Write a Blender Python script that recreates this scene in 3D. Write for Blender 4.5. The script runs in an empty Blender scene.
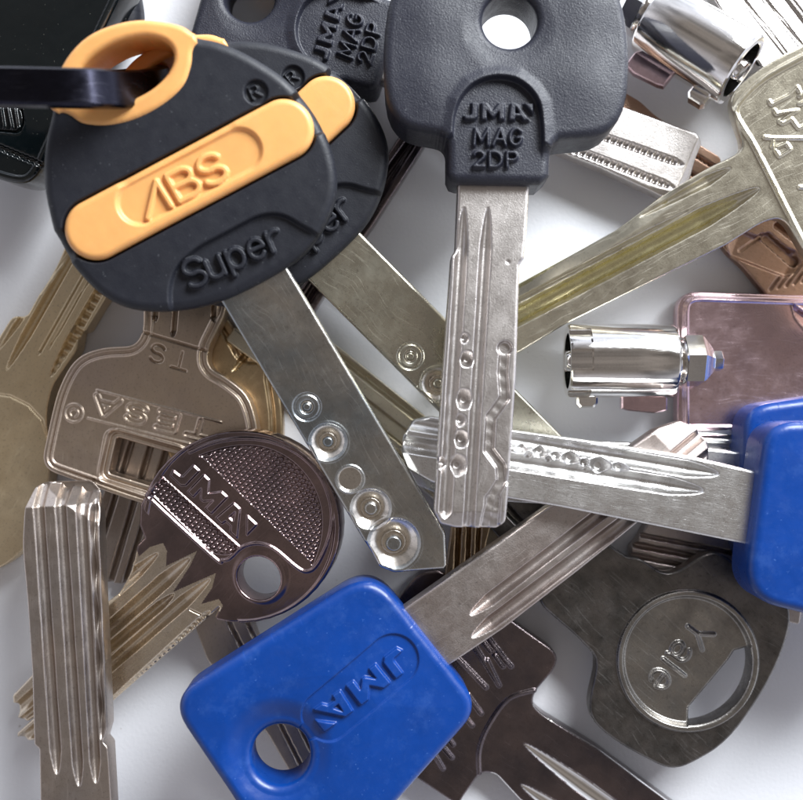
import bpy, math
import numpy as np
from mathutils import Matrix, Vector
PI = math.pi
rng = np.random.RandomState(7)
H = 10.0                       # camera height over the table, 1 unit = about 1 cm
CX, CY = 401.5, 400.0
scene = bpy.context.scene
COL = scene.collection

# ------------------------------------------------------------------ frames
def world(px, z):
    k = (H - z) / H / 100.0
    return np.array([(px[0]-CX)*k, (CY-px[1])*k, z])
def unit(v): return v/np.linalg.norm(v)
class Frame:
    """a key's own axes: origin at its blade root, x towards its tip, z out of its face"""
    def __init__(s, o, zo, a, za, roll=0.0):
        s.o = world(o, zo); A = world(a, za)
        s.u = unit(A - s.o)
        v = unit(np.cross([0, 0, 1.0], s.u)); n = np.cross(s.u, v)
        r = math.radians(roll)
        s.v = v*math.cos(r) + n*math.sin(r); s.n = np.cross(s.u, s.v)
    def p(s, x, y, h=0.0):
        P = world((x, y), 0.0); C = np.array([0, 0, H]); d = P - C
        t = np.dot(s.o + h*s.n - C, s.n)/np.dot(d, s.n)
        q = C + t*d - s.o
        return np.array([np.dot(q, s.u), np.dot(q, s.v)])
    def L(s, pts, h=0.0): return [s.p(q[0], q[1], h) for q in pts]
    def matrix(s):
        m = Matrix.Identity(4)
        for i in range(3):
            m[i][0] = s.u[i]; m[i][1] = s.v[i]; m[i][2] = s.n[i]; m[i][3] = s.o[i]
        return m

# ------------------------------------------------------------------ 2D distance fields
def ss(a, b, x):
    t = np.clip((x-a)/(b-a), 0, 1); return t*t*(3-2*t)
def spline(pts, closed=True, n=6):
    """Catmull-Rom through the points; a point doubled in the list makes a corner"""
    P = [np.array(q, float) for q in pts]; out = []; N = len(P)
    for i in range(N if closed else N-1):
        p0 = P[(i-1) % N] if closed or i > 0 else P[i]
        p1 = P[i]; p2 = P[(i+1) % N]
        p3 = P[(i+2) % N] if closed or i+2 < N else p2
        if np.linalg.norm(p1-p2) < 1e-9: continue
        for k in range(n):
            t = k/n
            out.append(0.5*((2*p1)+(-p0+p2)*t+(2*p0-5*p1+4*p2-p3)*t*t+(-p0+3*p1-3*p2+p3)*t**3))
    if not closed: out.append(P[-1])
    return out
def rounded(pts, r, n=5):
    """polygon with each corner rounded by about r (or by the point's own third value)"""
    out = []; N = len(pts)
    for i in range(N):
        p = np.array(pts[i][:2], float); a = np.array(pts[i-1][:2], float); b = np.array(pts[(i+1) % N][:2], float)
        rr = pts[i][2] if len(pts[i]) > 2 else r
        ta = min(rr, .49*np.linalg.norm(a-p)); tb = min(rr, .49*np.linalg.norm(b-p))
        pa = p+unit(a-p)*ta; pb = p+unit(b-p)*tb
        for k in range(n+1):
            t = k/n; out.append((1-t)**2*pa+2*t*(1-t)*p+t*t*pb)
    return out
def seg_d(X, Y, a, b):
    ax, ay = a; dx, dy = b[0]-a[0], b[1]-a[1]; l2 = dx*dx+dy*dy+1e-12
    t = np.clip(((X-ax)*dx+(Y-ay)*dy)/l2, 0, 1)
    return np.hypot(X-ax-t*dx, Y-ay-t*dy)
def poly(pts):
    P = np.array(pts, float); Q = np.roll(P, -1, 0)
    def f(X, Y):
        d = np.full(X.shape, 1e9); w = np.zeros(X.shape, bool)
        for (ax, ay), (bx, by) in zip(P, Q):
            if abs(ax-bx)+abs(ay-by) < 1e-9: continue
            dx, dy = bx-ax, by-ay
            t = np.clip(((X-ax)*dx+(Y-ay)*dy)/(dx*dx+dy*dy), 0, 1)
            d = np.minimum(d, (X-ax-t*dx)**2+(Y-ay-t*dy)**2)
            if ay != by:
                c = ((ay > Y) != (by > Y)) & (X < (bx-ax)*(Y-ay)/(by-ay)+ax)
                w ^= c
        d = np.sqrt(d); return np.where(w, -d, d)
    f.bb = (P[:, 0].min(), P[:, 1].min(), P[:, 0].max(), P[:, 1].max())
    return f
def disc(c, r):
    f = lambda X, Y: np.hypot(X-c[0], Y-c[1])-r
    f.bb = (c[0]-r, c[1]-r, c[0]+r, c[1]+r); return f
def capsule(a, b, r):
    f = lambda X, Y: seg_d(X, Y, a, b)-r
    f.bb = (min(a[0], b[0])-r, min(a[1], b[1])-r, max(a[0], b[0])+r, max(a[1], b[1])+r); return f
def minus(f, *gs):
    def q(X, Y):
        d = f(X, Y)
        for g in gs: d = np.maximum(d, -g(X, Y))
        return d
    q.bb = f.bb; return q
def union(*fs):
    def q(X, Y):
        d = fs[0](X, Y)
        for g in fs[1:]: d = np.minimum(d, g(X, Y))
        return d
    b = [f.bb for f in fs]
    q.bb = (min(x[0] for x in b), min(x[1] for x in b), max(x[2] for x in b), max(x[3] for x in b)); return q

# ------------------------------------------------------------------ relief
def carve(h, d):
    """cut to depth d below the face, also where the face is raised"""
    return np.where(h > 0, h-d, np.minimum(h, -d))
class Relief:
    def __init__(s): s.ops = []
    def add(s, fn, bb=None): s.ops.append((bb, fn)); return s
    def __call__(s, X, Y, S):
        h = np.zeros(X.shape)
        for bb, fn in s.ops:
            if bb is None: h = fn(h, X, Y, S)
            else:
                m = (X > bb[0]) & (X < bb[2]) & (Y > bb[1]) & (Y < bb[3])
                if m.any(): h[m] = fn(h[m], X[m], Y[m], S[m])
        return h
    def groove(s, a, b, w, d, ea=.06, eb=.06, prof='u', ribs=0, rd=.3, open_a=False, open_b=False):
        a = np.array(a); b = np.array(b); L = np.linalg.norm(b-a); u = (b-a)/L
        def fn(h, X, Y, S):
            t = (X-a[0])*u[0]+(Y-a[1])*u[1]; v = np.abs(-(X-a[0])*u[1]+(Y-a[1])*u[0])
            k = np.ones(X.shape)
            if not open_a: k = np.minimum(k, np.sqrt(np.clip(t/ea, 0, 1)))
            if not open_b: k = np.minimum(k, np.sqrt(np.clip((L-t)/eb, 0, 1)))
            hw = np.maximum(w/2*k, 1e-6); q = v/hw
            if prof == 'v': pr = np.clip(1-q, 0, 1)
            elif prof == 'f': pr = ss(1.0, .72, q)
            else: pr = np.clip(1-q**2.3, 0, 1)
            dd = d*k*pr
            if ribs: dd = dd*(1-rd*(.5+.5*np.sin(2*PI*t/ribs)))
            return carve(h, dd)
        e = w+.02
        ex = 3.0 if (open_a or open_b) else 0
        s.add(fn, (min(a[0], b[0])-e-ex, min(a[1], b[1])-e-ex, max(a[0], b[0])+e+ex, max(a[1], b[1])+e+ex)); return s
    def path(s, pts, w, d, wob=0):
        P = [np.array(q) for q in pts]
        A = np.array(P)
        def fn(h, X, Y, S):
            D = np.full(X.shape, 1e9)
            for p, q in zip(P[:-1], P[1:]): D = np.minimum(D, seg_d(X, Y, p, q))
            z = -d*ss(w/2+.008, w/2-.012, D)
            if wob: z = z*(1-wob*(.5+.25*np.sin(X*61+np.sin(Y*23)*2)+.25*np.sin(Y*37)))
            return carve(h, -z)
        e = w+.03
        s.add(fn, (A[:, 0].min()-e, A[:, 1].min()-e, A[:, 0].max()+e, A[:, 1].max()+e)); return s
    def lines(s, strokes, w, d, e=.008):
        """raised (d>0) or engraved (d<0) strokes"""
        A = np.concatenate([np.array(q) for q in strokes])
        def fn(h, X, Y, S):
            D = np.full(X.shape, 1e9)
            for st in strokes:
                for p, q in zip(st[:-1], st[1:]): D = np.minimum(D, seg_d(X, Y, p, q))
            return h+d*ss(w/2+e, w/2-e, D)
        m = w+.03
        s.add(fn, (A[:, 0].min()-m, A[:, 1].min()-m, A[:, 0].max()+m, A[:, 1].max()+m)); return s
    def outline_lines(s, strokes, off, w, d):
        A = np.concatenate([np.array(q) for q in strokes])
        def fn(h, X, Y, S):
            D = np.full(X.shape, 1e9)
            for st in strokes:
                for p, q in zip(st[:-1], st[1:]): D = np.minimum(D, seg_d(X, Y, p, q))
            return h+d*ss(w/2+.007, w/2-.005, np.abs(D-off))
        m = off+w+.03
        s.add(fn, (A[:, 0].min()-m, A[:, 1].min()-m, A[:, 0].max()+m, A[:, 1].max()+m)); return s
    def region(s, f, d, e=.012, ridge=0, rw=.02, mul=None):
        """raise (d>0) or sink (d<0) the inside of f; optional raised line round it"""
        def fn(h, X, Y, S):
            D = f(X, Y); k = ss(e, -e, D)
            z = h+d*k*(1 if mul is None else mul(X, Y))
            if ridge: z = z+ridge*ss(rw/2+.008, rw/2-.004, np.abs(D))
            return z
        b = f.bb; m = e+rw+.03
        s.add(fn, (b[0]-m, b[1]-m, b[2]+m, b[3]+m)); return s
    def dimple(s, c, r, d, boss=0, bh=0, rim=0):
        def fn(h, X, Y, S):
            D = np.hypot(X-c[0], Y-c[1]); q = np.clip(D/r, 0, 1)
            cut = -d*np.clip((1-q)/.7, 0, 1)
            if boss: cut = cut + bh*np.clip(1-(D/boss)**2, 0, 1)**.6*(D < boss)
            h = np.where(D < r, carve(h, -cut), h)
            if rim: h = h+rim*ss(.02, .004, np.abs(D-r))
            return h
        m = r+.03
        s.add(fn, (c[0]-m, c[1]-m, c[0]+m, c[1]+m)); return s
    def ring(s, c, r, w, d):
        def fn(h, X, Y, S): return h+d*ss(w/2+.007, w/2-.005, np.abs(np.hypot(X-c[0], Y-c[1])-r))
        m = r+w+.03
        s.add(fn, (c[0]-m, c[1]-m, c[0]+m, c[1]+m)); return s
    def border(s, off, w, d):
        """line that follows the outline at a distance"""
        def fn(h, X, Y, S): return h+d*ss(w/2+.008, w/2-.006, np.abs(-S-off))
        s.add(fn); return s
    def slope(s, p, n, k, lim=9, x0=None):
        """ground-away bevel beyond the line through p with direction n"""
        n = unit(np.array(n, float))
        def fn(h, X, Y, S):
            t = (X-p[0])*n[0]+(Y-p[1])*n[1]
            return np.minimum(h, h-np.clip(t, 0, lim)*k*(1 if x0 is None else ss(x0, x0+.3, X)))
        s.add(fn); return s

# ------------------------------------------------------------------ lettering
def arc(cx, cy, rx, ry, a0, a1, n=10):
    return [(cx+rx*math.cos(math.radians(a0+(a1-a0)*i/n)), cy+ry*math.sin(math.radians(a0+(a1-a0)*i/n))) for i in range(n+1)]
G = {
 'A': (.8, [[(0, 0), (.38, 1), (.76, 0)], [(.13, .33), (.63, .33)]]),
 '^': (.78, [[(0, 0), (.62, 1)], [(.62, 1), (.66, 0)]]),
 'B': (.66, [[(0, 0), (0, 1), (.3, 1)]+arc(.32, .76, .24, .24, 90, -90, 8)+[(0, .52)], [(.3, .52)]+arc(.34, .26, .26, .26, 90, -90, 8)+[(0, 0)]]),
 'S': (.62, [arc(.28, .74, .27, .26, 20, 270, 12)+arc(.28, .25, .28, .25, 90, -160, 12)]),
 'u': (.6, [[(0, .7), (0, .22)]+arc(.22, .22, .22, .22, 180, 360, 8)+[(.44, .7)], [(.44, .7), (.44, 0)]]),
 'p': (.6, [[(0, .7), (0, -.2)], arc(.24, .35, .24, .35, 0, 360, 14)]),
 'e': (.6, [[(.02, .37), (.46, .37)]+arc(.24, .35, .23, .35, 5, 320, 14)]),
 'r': (.45, [[(0, 0), (0, .7)], [(0, .45)]+arc(.22, .45, .22, .24, 180, 60, 6)]),
 'R': (.66, [[(0, 0), (0, 1), (.3, 1)]+arc(.3, .74, .26, .26, 90, -90, 8)+[(0, .48)], [(.28, .48), (.58, 0)]]),
 'M': (.98, [[(0, 0), (.03, 1), (.42, .25), (.8, 1), (.84, 0)]]),
 'G': (.86, [arc(.38, .5, .36, .5, 45, 330, 16)+[(.72, .45), (.45, .45)]]),
 '2': (.68, [arc(.27, .72, .27, .28, 170, -30, 10)+[(0, 0), (.56, 0)]]),
 'D': (.78, [[(0, 0), (0, 1), (.25, 1)]+arc(.25, .5, .4, .5, 90, -90, 10)+[(0, 0)]]),
 'P': (.6, [[(0, 0), (0, 1), (.3, 1)]+arc(.3, .74, .24, .26, 90, -90, 8)+[(0, .48)]]),
 'T': (.8, [[(0, 1), (.66, 1)], [(.33, 1), (.33, 0)]]),
 'E': (.76, [[(.58, 0), (0, 0), (0, 1), (.58, 1)], [(0, .5), (.52, .5)]]),
 'Y': (.66, [[(0, .95), (.28, .45), (.56, .95)], [(.28, .45), (.28, 0)]]),
 'a': (.56, [arc(.22, .47, .21, .22, 150, 0, 8)+[(.44, .12), (.5, 0)], arc(.22, .2, .21, .2, 10, 350, 12)]),
 'l': (.22, [[(.04, 0), (.04, 1)]]),
 'N': (.8, [[(0, 0), (0, 1), (.6, 0), (.6, 1)]]),
 ' ': (.3, []),
}
def text(sr, bl, br, tl, F=None, h=0, gap=0):
    """strokes of a word laid from baseline-left to baseline-right (pixels seen by F), tl = top of the first letter"""
    if F is not None: bl, br, tl = F.p(*bl, h), F.p(*br, h), F.p(*tl, h)
    bl, br, tl = map(np.array, (bl, br, tl))
    W = sum(G[c][0]+gap for c in sr)-gap
    W -= G[sr[-1]][0]-max([q[0] for st in G[sr[-1]][1] for q in st])
    ex = (br-bl)/W; ey = tl-bl; x = 0; out = []
    for c in sr:
        for st in G[c][1]: out.append([bl+ex*(x+q[0])+ey*q[1] for q in st])
        x += G[c][0]+gap
    return out
EMB = [[(.5, 1), (.85, 1), (.85, .15), (.7, 0), (.1, 0), (0, .24), (.42, .28), (.5, .36)],
       [(1.1, 0), (1.1, 1), (1.42, 1), (1.78, .55), (2.14, 1), (2.48, 1), (2.48, 0), (2.14, 0), (2.14, .48), (1.85, .15), (1.72, .15), (1.42, .5), (1.42, 0)],
       [(2.75, 0), (2.85, 1), (3.22, 1), (4.0, 0), (3.6, 0), (3.45, .2), (3.14, .2), (3.1, 0)],
       [(3.62, 1), (4.2, 1), (4.2, .38)]]
EMB_HOLE = [(3.13, .42), (3.16, .76), (3.36, .42)]
def emblem(bl, br, tl, F, h=0):
    bl, br, tl = F.p(*bl, h), F.p(*br, h), F.p(*tl, h)
    m = lambda P: [bl+(br-bl)*x/4.2+(tl-bl)*y for x, y in P]
    fs = [poly(m(P)) for P in EMB]
    fs[2] = minus(fs[2], poly(m(EMB_HOLE)))
    return union(*fs)

# ------------------------------------------------------------------ meshing
def march(f, r, g, zf):
    """surface over f<-r; returns verts(x,y), S, loops, contour data"""
    b = f.bb
    x = np.arange(b[0]-2*g, b[2]+2*g, g); y = np.arange(b[1]-2*g, b[3]+2*g, g)
    X, Y = np.meshgrid(x, y, indexing='ij'); nx, ny = X.shape
    D = f(X.ravel(), Y.ravel()).reshape(X.shape); s = D+r
    s = np.where(np.abs(s) < 1e-7, 1e-7, s)
    ins = s < 0
    gi = np.full(X.shape, -1, int); gi[ins] = np.arange(ins.sum())
    VX = list(X[ins]); VY = list(Y[ins])
    c = [ins[:-1, :-1], ins[1:, :-1], ins[1:, 1:], ins[:-1, 1:]]
    cnt = sum(q.astype(int) for q in c)
    full = cnt == 4; I, J = np.nonzero(full)
    quads = np.stack([gi[I, J], gi[I+1, J], gi[I+1, J+1], gi[I, J+1]], 1)
    polys = []; edges = []; cross = {}
    nb = len(VX)
    offs = [(0, 0), (1, 0), (1, 1), (0, 1)]
    for i, j in zip(*np.nonzero((cnt > 0) & (cnt < 4))):
        pl = []; kind = []
        for k in range(4):
            a = (i+offs[k][0], j+offs[k][1]); q = offs[(k+1) % 4]; bb = (i+q[0], j+q[1])
            if ins[a]: pl.append(gi[a]); kind.append(0)
            if ins[a] != ins[bb]:
                key = (a, bb) if a < bb else (bb, a)
                if key not in cross:
                    t = s[key[0]]/(s[key[0]]-s[key[1]]); t = min(max(t, .04), .96)
                    VX.append(X[key[0]]+t*(X[key[1]]-X[key[0]])); VY.append(Y[key[0]]+t*(Y[key[1]]-Y[key[0]]))
                    cross[key] = len(VX)-1
                pl.append(cross[key]); kind.append(1 if ins[a] else 2)
        if len(pl) < 3: continue
        polys.append(pl)
        n = len(pl)
        for k in range(n):
            if kind[k] == 1 and kind[(k+1) % n] == 2: edges.append((pl[k], pl[(k+1) % n]))
    return np.array(VX), np.array(VY), nb, quads, polys, edges
def mesh_from(name, V, faces4, facesN):
    lt = np.concatenate([np.full(len(faces4), 4), np.array([len(q) for q in facesN], int)]).astype(np.int32)
    lv = np.concatenate([faces4.ravel(), np.array([i for q in facesN for i in q], int)]).astype(np.int64)
    used = np.unique(lv); remap = np.zeros(len(V), np.int64); remap[used] = np.arange(len(used))
    lv = remap[lv].astype(np.int32); V = V[used]
    me = bpy.data.meshes.new(name)
    me.vertices.add(len(V)); me.vertices.foreach_set('co', V.astype(np.float32).ravel())
    me.loops.add(len(lv)); me.loops.foreach_set('vertex_index', lv)
    me.polygons.add(len(lt))
    me.polygons.foreach_set('loop_start', np.concatenate([[0], np.cumsum(lt)[:-1]]).astype(np.int32))
    me.update(calc_edges=True); me.validate()
    me.polygons.foreach_set('use_smooth', np.ones(len(me.polygons), bool))
    me.update()
    return me
def cut_faces(me, mat, z):
    """grooves milled through the plating show bare metal"""
    me.materials.append(M[mat]); n = len(me.polygons); c = np.empty(n*3); me.polygons.foreach_get('center', c); c = c.reshape(-1, 3)
    N = np.empty(n*3); me.polygons.foreach_get('normal', N); N = N.reshape(-1, 3)
    i = ((c[:, 2] < z) & (N[:, 2] > .05)).astype(np.int32); me.polygons.foreach_set('material_index', i); me.update()
def plate(f, relief, zt, zb, r=.015, rb=None, g=.009, steps=None, parts=None):
    """solid plate: relief top, rounded rim, flat underside. parts: [(key, sdf)] regions cut off into own meshes"""
    rb = r if rb is None else rb
    if steps is None: steps = 3 if r < .03 else 7
    VX, VY, nb, quads, polys, edges = march(f, r, g, None)
    S = f(VX, VY)
    hz = zt+(relief(VX, VY, S) if relief else 0)
    V = np.stack([VX, VY, hz*np.ones(len(VX))], 1)
    # rim rings
    cx, cy = VX[nb:], VY[nb:]; e = 1e-3
    gx = f(cx+e, cy)-f(cx-e, cy); gy = f(cx, cy+e)-f(cx, cy-e); gl = np.hypot(gx, gy)+1e-9; gx /= gl; gy /= gl
    top = V[nb:, 2]; rings = []
    for k in range(1, steps+1):
        a = k/steps*PI/2
        rings.append(np.stack([cx+gx*r*math.sin(a), cy+gy*r*math.sin(a), np.maximum(top-r*(1-math.cos(a)), zb+rb+.003)], 1))
    for k in range(steps+1):
        a = (1-k/steps)*PI/2
        rings.append(np.stack([cx+gx*(r-rb+rb*math.sin(a)), cy+gy*(r-rb+rb*math.sin(a)), np.full(len(cx), zb+rb*(1-math.cos(a)))], 1))
    nc = len(cx); base = len(V)
    Vs = [V]+rings; allV = np.concatenate(Vs)
    E = np.array(edges)
    a0, b0 = E[:, 0], E[:, 1]; sq = []
    pa, pb = a0, b0
    for k in range(len(rings)):
        na = base+k*nc+(a0-nb); nbb = base+k*nc+(b0-nb)
        sq.append(np.stack([pb, pa, na, nbb], 1)); pa, pb = na, nbb
    F4 = np.concatenate([quads]+sq); FN = polys
    # underside
    g2 = g*4 if g < .02 else g
    X2, Y2, n2, q2, p2, _ = march(f, rb, g2, None)
    off = len(allV); allV = np.concatenate([allV, np.stack([X2, Y2, np.full(len(X2), zb)], 1)])
    F4 = np.concatenate([F4, q2[:, ::-1]+off]); FN = FN+[[i+off for i in reversed(p)] for p in p2]
    if not parts: return {None: mesh_from('m', allV, F4, FN)}
    c4 = allV[F4].mean(1); cN = np.array([allV[p].mean(0) for p in FN])
    k4 = np.zeros(len(F4), int); kN = np.zeros(len(FN), int)
    for i, (key, pf) in enumerate(parts):
        if pf is None: continue
        k4[(pf(c4[:, 0], c4[:, 1]) < 0) & (k4 == 0)] = i
        kN[(pf(cN[:, 0], cN[:, 1]) < 0) & (kN == 0)] = i
    out = {}
    for i, (key, pf) in enumerate(parts):
        fn = [p for p, k in zip(FN, kN) if k == i]
        out[key] = mesh_from(key, allV, F4[k4 == i], fn)
    return out
def half(p, n):
    """half-plane beyond p along n"""
    n = unit(np.array(n, float)); f = lambda X, Y: -((X-p[0])*n[0]+(Y-p[1])*n[1]); f.bb = None; return f

# ------------------------------------------------------------------ materials
def _nodes(name):
    m = bpy.data.materials.new(name); m.use_nodes = True; nt = m.node_tree; nt.nodes.clear()
    o = nt.nodes.new('ShaderNodeOutputMaterial'); b = nt.nodes.new('ShaderNodeBsdfPrincipled')
    nt.links.new(b.outputs[0], o.inputs[0]); tc = nt.nodes.new('ShaderNodeTexCoord')
    return m, nt, b, tc
def _noise(nt, vec, scale, detail=3, rough=.5, stretch=None, rot=0):
    n = nt.nodes.new('ShaderNodeTexNoise'); n.inputs['Scale'].default_value = scale
    n.inputs['Detail'].default_value = detail; n.inputs['Roughness'].default_value = rough
    if stretch:
        mp = nt.nodes.new('ShaderNodeMapping'); mp.inputs['Scale'].default_value = stretch; mp.inputs['Rotation'].default_value = (0, 0, rot)
        nt.links.new(vec, mp.inputs[0]); vec = mp.outputs[0]
    nt.links.new(vec, n.inputs['Vector']); return n.outputs['Fac']
def _map(nt, v, a, b, c, d, clamp=True):
    n = nt.nodes.new('ShaderNodeMapRange'); n.clamp = clamp
    for i, x in zip(('From Min', 'From Max', 'To Min', 'To Max'), (a, b, c, d)): n.inputs[i].default_value = x
    nt.links.new(v, n.inputs['Value']); return n.outputs[0]
def _math(nt, op, a, b):
    n = nt.nodes.new('ShaderNodeMath'); n.operation = op
    for i, q in enumerate((a, b)):
        if isinstance(q, (int, float)): n.inputs[i].default_value = q
        else: nt.links.new(q, n.inputs[i])
    return n.outputs[0]
def _mix(nt, f, a, b):
    n = nt.nodes.new('ShaderNodeMix'); n.data_type = 'RGBA'
    if isinstance(f, (int, float)): n.inputs[0].default_value = f
    else: nt.links.new(f, n.inputs[0])
    for i, q in ((6, a), (7, b)):
        if isinstance(q, tuple): n.inputs[i].default_value = (*q, 1)
        else: nt.links.new(q, n.inputs[i])
    return n.outputs[2]
def _bump(nt, h, s, dist, prev=None):
    n = nt.nodes.new('ShaderNodeBump'); n.inputs['Strength'].default_value = s; n.inputs['Distance'].default_value = dist
    nt.links.new(h, n.inputs['Height'])
    if prev is not None: nt.links.new(prev, n.inputs['Normal'])
    return n.outputs[0]
def metal(name, c1, c2=None, rough=.28, rv=.12, grain=.25, scratch=.5, brush=0, spots=0, tscale=1.3, seed=0):
    m, nt, b, tc = _nodes(name); v = tc.outputs['Object']
    mp = nt.nodes.new('ShaderNodeMapping'); mp.inputs['Location'].default_value = (seed*3.1, seed*1.7, seed); nt.links.new(v, mp.inputs[0]); v = mp.outputs[0]
    c2 = c2 or tuple(x*.75 for x in c1)
    t = _map(nt, _noise(nt, v, tscale, 5, .62), .36, .66, 0, 1)
    col = _mix(nt, t, c1, c2)
    fine = _noise(nt, v, 42, 3, .6)
    col = _mix(nt, _map(nt, fine, .56, .74, 0, .55 if rough > .1 else .12), col, tuple(x*.45 for x in c1))
    if spots:
        sp = _noise(nt, v, 16, 4, .7); col = _mix(nt, _map(nt, sp, .6, .7, 0, spots), col, tuple(min(1, x*.3) for x in c1))
    b.inputs['Metallic'].default_value = 1.0
    # fine handling scratches in two directions
    warp = nt.nodes.new('ShaderNodeVectorMath'); warp.operation = 'MULTIPLY_ADD'
    nw = nt.nodes.new('ShaderNodeTexNoise'); nw.inputs['Scale'].default_value = 1.2; nt.links.new(v, nw.inputs['Vector'])
    nt.links.new(nw.outputs['Color'], warp.inputs[0]); warp.inputs[1].default_value = (.35, .35, 0); nt.links.new(v, warp.inputs[2]); wv = warp.outputs[0]
    sc = None
    for k, (ang, th) in enumerate(((.2+seed, .70), (1.1+seed, .715), (2.3+seed, .71))):
        q = _map(nt, _noise(nt, wv, 2.6, 1, .5, (1.1, 42, 1), ang), th, th+.03, 0, 1)
        sc = q if sc is None else _math(nt, 'MAXIMUM', sc, q)
    col = _mix(nt, _math(nt, 'MULTIPLY', sc, .22*scratch), col, tuple(min(1, x*1.5+.1) for x in c1))
    nt.links.new(col, b.inputs['Base Color'])
    ro = _map(nt, _noise(nt, v, 6, 5, .7), .3, .7, rough-rv*.5, rough+rv)
    ro = _math(nt, 'ADD', ro, _math(nt, 'MULTIPLY', sc, .12*scratch))
    nt.links.new(ro, b.inputs['Roughness'])
    bp = _bump(nt, _noise(nt, v, 70, 3, .7), grain, .004)
    bp = _bump(nt, _noise(nt, v, 2.2, 2, .5), .3, .008, bp)
    bp = _bump(nt, sc, .12*scratch, .003, bp)
    if brush: bp = _bump(nt, _noise(nt, v, 8, 3, .6, (1, 22, 1)), brush, .006, bp)
    nt.links.new(bp, b.inputs['Normal'])
    return m
def plastic(name, c, rough=.45, grain=.4, gs=60, gd=.006, dust=.3, spec=.5, dustc=(.4, .42, .45), sss=0, wear=0.0, coat=0):
    m, nt, b, tc = _nodes(name); v = tc.outputs['Object']
    lo = _noise(nt, v, 1.6, 4, .6)
    col = _mix(nt, _map(nt, lo, .35, .7, 0, 1), c, tuple(x*.82 for x in c))
    sp = _noise(nt, v, 34, 2, .6)
    col = _mix(nt, _map(nt, sp, .70, .76, 0, dust), col, dustc)
    if wear:
        w = _noise(nt, v, 4, 6, .75); col = _mix(nt, _map(nt, w, .52, .72, 0, wear), col, dustc)
    nt.links.new(col, b.inputs['Base Color'])
    nt.links.new(_map(nt, _noise(nt, v, 9, 5, .7), .3, .7, rough-.06, rough+.1), b.inputs['Roughness'])
    b.inputs['Specular IOR Level'].default_value = spec
    if coat: b.inputs['Coat Weight'].default_value = coat; b.inputs['Coat Roughness'].default_value = .08
    if sss:
        b.inputs['Subsurface Weight'].default_value = sss; b.inputs['Subsurface Radius'].default_value = (.1, .05, .02); b.inputs['Subsurface Scale'].default_value = 1
    sc = None
    for ang, th in ((.4, .71), (1.9, .72)):
        q = _map(nt, _noise(nt, v, 2.2, 1, .5, (1.1, 46, 1), ang), th, th+.025, 0, 1)
        sc = q if sc is None else _math(nt, 'MAXIMUM', sc, q)
    bp = _bump(nt, _noise(nt, v, gs, 2, .6), grain, gd)
    bp = _bump(nt, sc, .12, .003, bp)
    bp = _bump(nt, _noise(nt, v, 1.7, 3, .5), .3, .05, bp)
    nt.links.new(bp, b.inputs['Normal'])
    return m
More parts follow.
